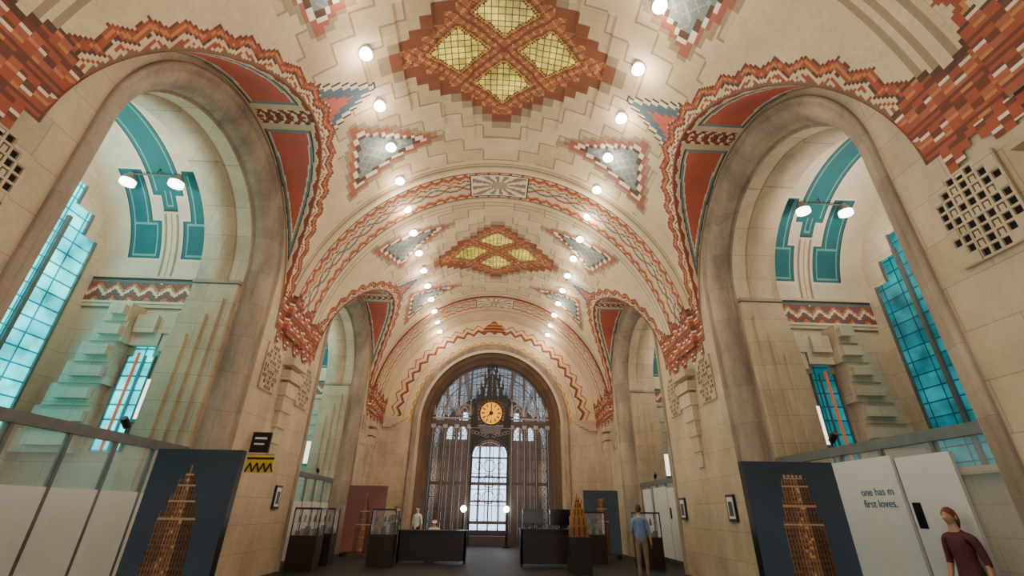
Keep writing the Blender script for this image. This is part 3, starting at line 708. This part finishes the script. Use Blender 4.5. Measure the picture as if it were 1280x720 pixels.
# ---------------------------------------------------------------- people
M_skin=simple('skin',(200,150,122),.55,0,.06,12); M_hairB=simple('hair_brown',(60,38,28),.6); M_hairR=simple('hair_auburn',(120,58,36),.6)
M_lip=simple('lips',(160,85,78),.5)
def person(name,loc,rot,hgt,shirt,pants,hair,long=False,seated=False,armup=False):
    e=empty(name,loc); e.rotation_euler=(0,0,rot); k=hgt/1.78; e.scale=(k,k,k)
    dz=-.43 if seated else 0
    J={'pel':((0,0,.95+dz),(.15,.11)),'sp':((0,0,1.12+dz),(.135,.10)),'ch':((0,0,1.30+dz),(.165,.115)),'uc':((0,.01,1.42+dz),(.12,.09)),
       'nk':((0,0,1.50+dz),(.055,.055)),'hd':((0,-.01,1.58+dz),(.055,.06)),'h2':((0,-.01,1.66+dz),(.06,.07))}
    Ed=[('pel','sp','S'),('sp','ch','S'),('ch','uc','S'),('uc','nk','S2'),('nk','hd','K'),('hd','h2','K')]
    for s,t in ((-1,'l'),(1,'r')):
        J['sh'+t]=((s*.175,.01,1.41+dz),(.062,.062))
        if seated: J['el'+t]=((s*.24,-.06,1.14+dz),(.045,.045)); J['wr'+t]=((s*.17,-.32,1.10+dz),(.028,.03)); J['pa'+t]=((s*.15,-.40,1.10+dz),(.035,.018))
        elif armup: J['el'+t]=((s*.24,-.04,1.14),(.045,.045)); J['wr'+t]=((s*.14,-.26,1.22),(.028,.03)); J['pa'+t]=((s*.11,-.33,1.25),(.035,.02))
        else: J['el'+t]=((s*.235,.03,1.13),(.045,.045)); J['wr'+t]=((s*.255,-.04,.88),(.028,.03)); J['pa'+t]=((s*.26,-.06,.80),(.018,.035))
        J['hp'+t]=((s*.09,0,.88+dz),(.10,.10))
        if seated: J['kn'+t]=((s*.12,-.44,.52),(.065,.065)); J['an'+t]=((s*.12,-.44,.10),(.042,.045)); J['to'+t]=((s*.13,-.6,.04),(.04,.035))
        else: J['kn'+t]=((s*.10,-.02,.50),(.065,.065)); J['an'+t]=((s*.10,.02,.10),(.042,.045)); J['to'+t]=((s*.12,-.15,.04),(.042,.032))
        Ed+=[('uc','sh'+t,'S'),('sh'+t,'el'+t,'S'),('el'+t,'wr'+t,'K'),('wr'+t,'pa'+t,'K'),('pel','hp'+t,'P'),('hp'+t,'kn'+t,'P'),('kn'+t,'an'+t,'P'),('an'+t,'to'+t,'F')]
    names=list(J); ix={n:i for i,n in enumerate(names)}
    def skin(vs,es,rad,sub):
        me=bpy.data.meshes.new('sk'); me.from_pydata(vs,es,[]); o=bpy.data.objects.new('sk',me); COL.objects.link(o)
        o.modifiers.new('s','SKIN')
        for i,r in enumerate(rad): me.skin_vertices[0].data[i].radius=r; me.skin_vertices[0].data[i].use_root=(i==0)
        mm=o.modifiers.new('u','SUBSURF'); mm.levels=sub; mm.render_levels=sub
        dg=bpy.context.evaluated_depsgraph_get(); me2=bpy.data.meshes.new_from_object(o.evaluated_get(dg))
        bpy.data.objects.remove(o); return me2
    me=skin([J[n][0] for n in names],[(ix[a],ix[b]) for a,b,_ in Ed],[J[n][1] for n in names],2)
    mats=[shirt,M_skin,pants,M_black]
    for m in mats: me.materials.append(m)
    lab={'S':0,'S2':0,'K':1,'P':2,'F':3}
    for p in me.polygons:
        c=p.center; bd=9;bl=0
        for a,b_,l in Ed:
            A_=Vector(J[a][0]);B_=Vector(J[b_][0]); d=B_-A_; t=max(0,min(1,(c-A_).dot(d)/d.length_squared)); q=(c-(A_+d*t)).length-.5*(J[a][1][0]*(1-t)+J[b_][1][0]*t)
            if q<bd:
                bd=q; bl=lab[l]
                if l=='S2' and t>.55: bl=1
                if l=='K' and a[:2]=='el' and t<.2: bl=0
        p.material_index=bl; p.use_smooth=True
    o=bpy.data.objects.new('body',me); link(o,e)
    for s,t in ((-1,'l'),(1,'r')):
        pa=Vector(J['pa'+t][0]); wr=Vector(J['wr'+t][0]); d=(pa-wr).normalized()
        sd=Vector((1,0,0)) if (seated or armup) else Vector((0,1,0)); nrm=d.cross(sd).normalized()
        if nrm.z>0 and (seated or armup): nrm=-nrm
        vs=[];es=[];rd=[]
        for i,(of,ln_) in enumerate(((-.027,.062),(-.009,.075),(.009,.070),(.027,.055))):
            b0=pa+sd*of; i0=len(vs)
            vs+=[b0-d*.02,b0+d*.025,b0+d*(.025+ln_*.5)+nrm*.008,b0+d*(.025+ln_*.9)+nrm*.028]; es+=[(i0,i0+1),(i0+1,i0+2),(i0+2,i0+3)]; rd+=[(.010,.010),(.0095,.0095),(.0085,.0085),(.007,.007)]
        b0=pa-sd*.025-d*.03; i0=len(vs); vs+=[b0,b0-sd*.028+d*.02,b0-sd*.035+d*.05]; es+=[(i0,i0+1),(i0+1,i0+2)]; rd+=[(.012,.012),(.011,.011),(.009,.009)]
        m2=skin(vs,es,rd,1); m2.materials.append(M_skin); link(bpy.data.objects.new('fingers_'+t,m2),e)
    hc=Vector((0,-.015,1.665+dz)); b=B(); nu,nv=20,16
    for a in range(nv+1):
        th=PI*a/nv
        for q in range(nu):
            ph=2*PI*q/nu; x=.077*math.sin(th)*math.cos(ph); y=.098*math.sin(th)*math.sin(ph); z=.118*math.cos(th)
            if z<0: x*=1-.28*(-z/.118); y*=(1-.15*(-z/.118))
            if y<0 and abs(x)<.02 and -.03<z<.02: y-=.018*(1-abs(x)/.02)
            if y<0 and z>.02 : y*=.96
            b.v.append((hc.x+x,hc.y+y,hc.z+z))
    mi=b.mi(M_skin)
    for a in range(nv):
        for q in range(nu): b.f.append((a*nu+q,a*nu+(q+1)%nu,(a+1)*nu+(q+1)%nu,(a+1)*nu+q)); b.m.append(mi)
    b.cyl((0,hc.y-.092,hc.z+.015),(0,hc.y-.118,hc.z-.022),.006,M_skin,8,.013)
    for s in (-1,1):
        b.sph((s*.03,hc.y-.086,hc.z+.012),.011,M_white,8,6); b.sph((s*.03,hc.y-.095,hc.z+.012),.005,M_black,8,6)
        b.sph((s*.078,hc.y+.005,hc.z-.005),.024,M_skin,8,6,(.4,.8,1.2)); b.bar((s*.016,hc.y-.093,hc.z+.034),(s*.044,hc.y-.086,hc.z+.034),.004,hair)
    b.bar((-.022,hc.y-.088,hc.z-.055),(.022,hc.y-.088,hc.z-.055),.006,M_lip)
    i0=len(b.v); nu,nv=20,10; mi=b.mi(hair)
    for a in range(nv+1):
        for q in range(nu):
            ph=2*PI*q/nu; back=(math.sin(ph)+1)/2; lim=(.33+ (.60 if long else .36)*back)*PI; th=lim*a/nv
            r=1.08; x=.077*r*math.sin(th)*math.cos(ph); y=.098*r*math.sin(th)*math.sin(ph); z=.118*r*math.cos(th)
            if long and back>.4 and a>nv*.6: z-=.07*(a/nv-.6)*2.5*back; y=y+.012
            b.v.append((hc.x+x,hc.y+.006+y,hc.z+z+.004))
    for a in range(nv):
        for q in range(nu): b.f.append((i0+a*nu+q,i0+a*nu+(q+1)%nu,i0+(a+1)*nu+(q+1)%nu,i0+(a+1)*nu+q)); b.m.append(mi)
    b.obj('head',e,True)
    return e
sh_b=simple('shirt_blue',(110,140,175),.8); sh_w=simple('shirt_white',(225,225,222),.8); sh_d=simple('shirt_dark',(40,42,52),.8); sh_r=simple('shirt_maroon',(96,46,54),.8)
pn=simple('trousers',(45,50,62),.8); pk_=simple('khaki',(130,115,90),.8)
person('standing_man',(4.25,14.0,0),PI*.9,1.82,sh_b,pk_,M_hairB)
person('standing_woman',(6.3,6.55,0),-1.4,1.72,sh_r,pn,M_hairR,True)
person('seated_clerk',(-1.95,18.75,0),0,1.8,sh_w,pn,M_hairB,False,True)
person('standing_visitor',(-3.75,20.6,0),.3,1.74,sh_d,pn,M_hairB,False,False,True)
person('standing_visitor',(-3.1,22.4,0),-.5,1.78,sh_w,pn,M_hairB)
person('standing_visitor',(3.2,21.0,0),.4,1.72,sh_d,pk_,M_hairB)
e=empty('desk_chair',(-1.95,18.95,0)); b=B(); b.cyl((0,-.08,.34),(0,-.08,.40),.22,M_black,16); b.cyl((0,-.08,.05),(0,-.08,.34),.03,M_grey,8)
for i in range(5):
    t=2*PI*i/5; b.bar((0,-.08,.08),(.26*math.cos(t),-.08+.26*math.sin(t),.03),.02,M_grey)
b.box(-.2,.2,.06,.1,.5,.95,M_black); b.bar((0,.08,.38),(0,.08,.6),.025,M_grey)
b.obj('chair_parts',e)
# ---------------------------------------------------------------- lights
def area(name,loc,rot,sx,sy,en,col=(1,.86,.68)):
    ld=bpy.data.lights.new(name,'AREA'); ld.shape='RECTANGLE'; ld.size=sx; ld.size_y=sy; ld.energy=en; ld.color=col
    o=bpy.data.objects.new(name,ld); COL.objects.link(o); o.location=loc; o.rotation_euler=rot; return o
for y in (5,13,21): area('added_up_fill',(0,y,1.2),(PI,0,0),5,5,190)  # added area lamps without fixtures, aimed up to brighten the vault
area('added_rear_fill',(0,Y0+.2,5),(PI/2,0,0),10,8,250,(1,.93,.84))  # added soft fill from behind the camera, not a known window
area('added_foyer_fill',(0,33,9.6),(0,0,0),5,8,300,(.85,.93,1))  # added overhead fill so the foyer reads bright
area('added_foyer_up_fill',(0,32,.6),(PI,0,0),5,8,330,(.85,.93,1))  # added fill aimed up at the foyer vault, no fixture
w=bpy.data.worlds.new('world'); bpy.context.scene.world=w; w.use_nodes=True
w.node_tree.nodes['Background'].inputs[0].default_value=(.9,.86,.8,1); w.node_tree.nodes['Background'].inputs[1].default_value=.42
# ---------------------------------------------------------------- camera
f=560.0; th=math.atan(280/f); ps=math.atan(30*math.cos(th)/f); ro=math.radians(.75)
F=Vector((math.sin(ps)*math.cos(th),math.cos(ps)*math.cos(th),math.sin(th))); R0=Vector((math.cos(ps),-math.sin(ps),0)); U0=R0.cross(F)
R=R0*math.cos(ro)+U0*math.sin(ro); U=U0*math.cos(ro)-R0*math.sin(ro)
cam=bpy.data.cameras.new('camera'); cam.lens=f/1280*36; cam.sensor_width=36; cam.clip_end=200; cam.clip_start=.05
cam.shift_x=-3.0/1280
co=bpy.data.objects.new('camera',cam); COL.objects.link(co)
m=Matrix((R,U,-F)).transposed().to_4x4(); m.translation=Vector((-.02,0,1.6)); co.matrix_world=m
bpy.context.scene.camera=co
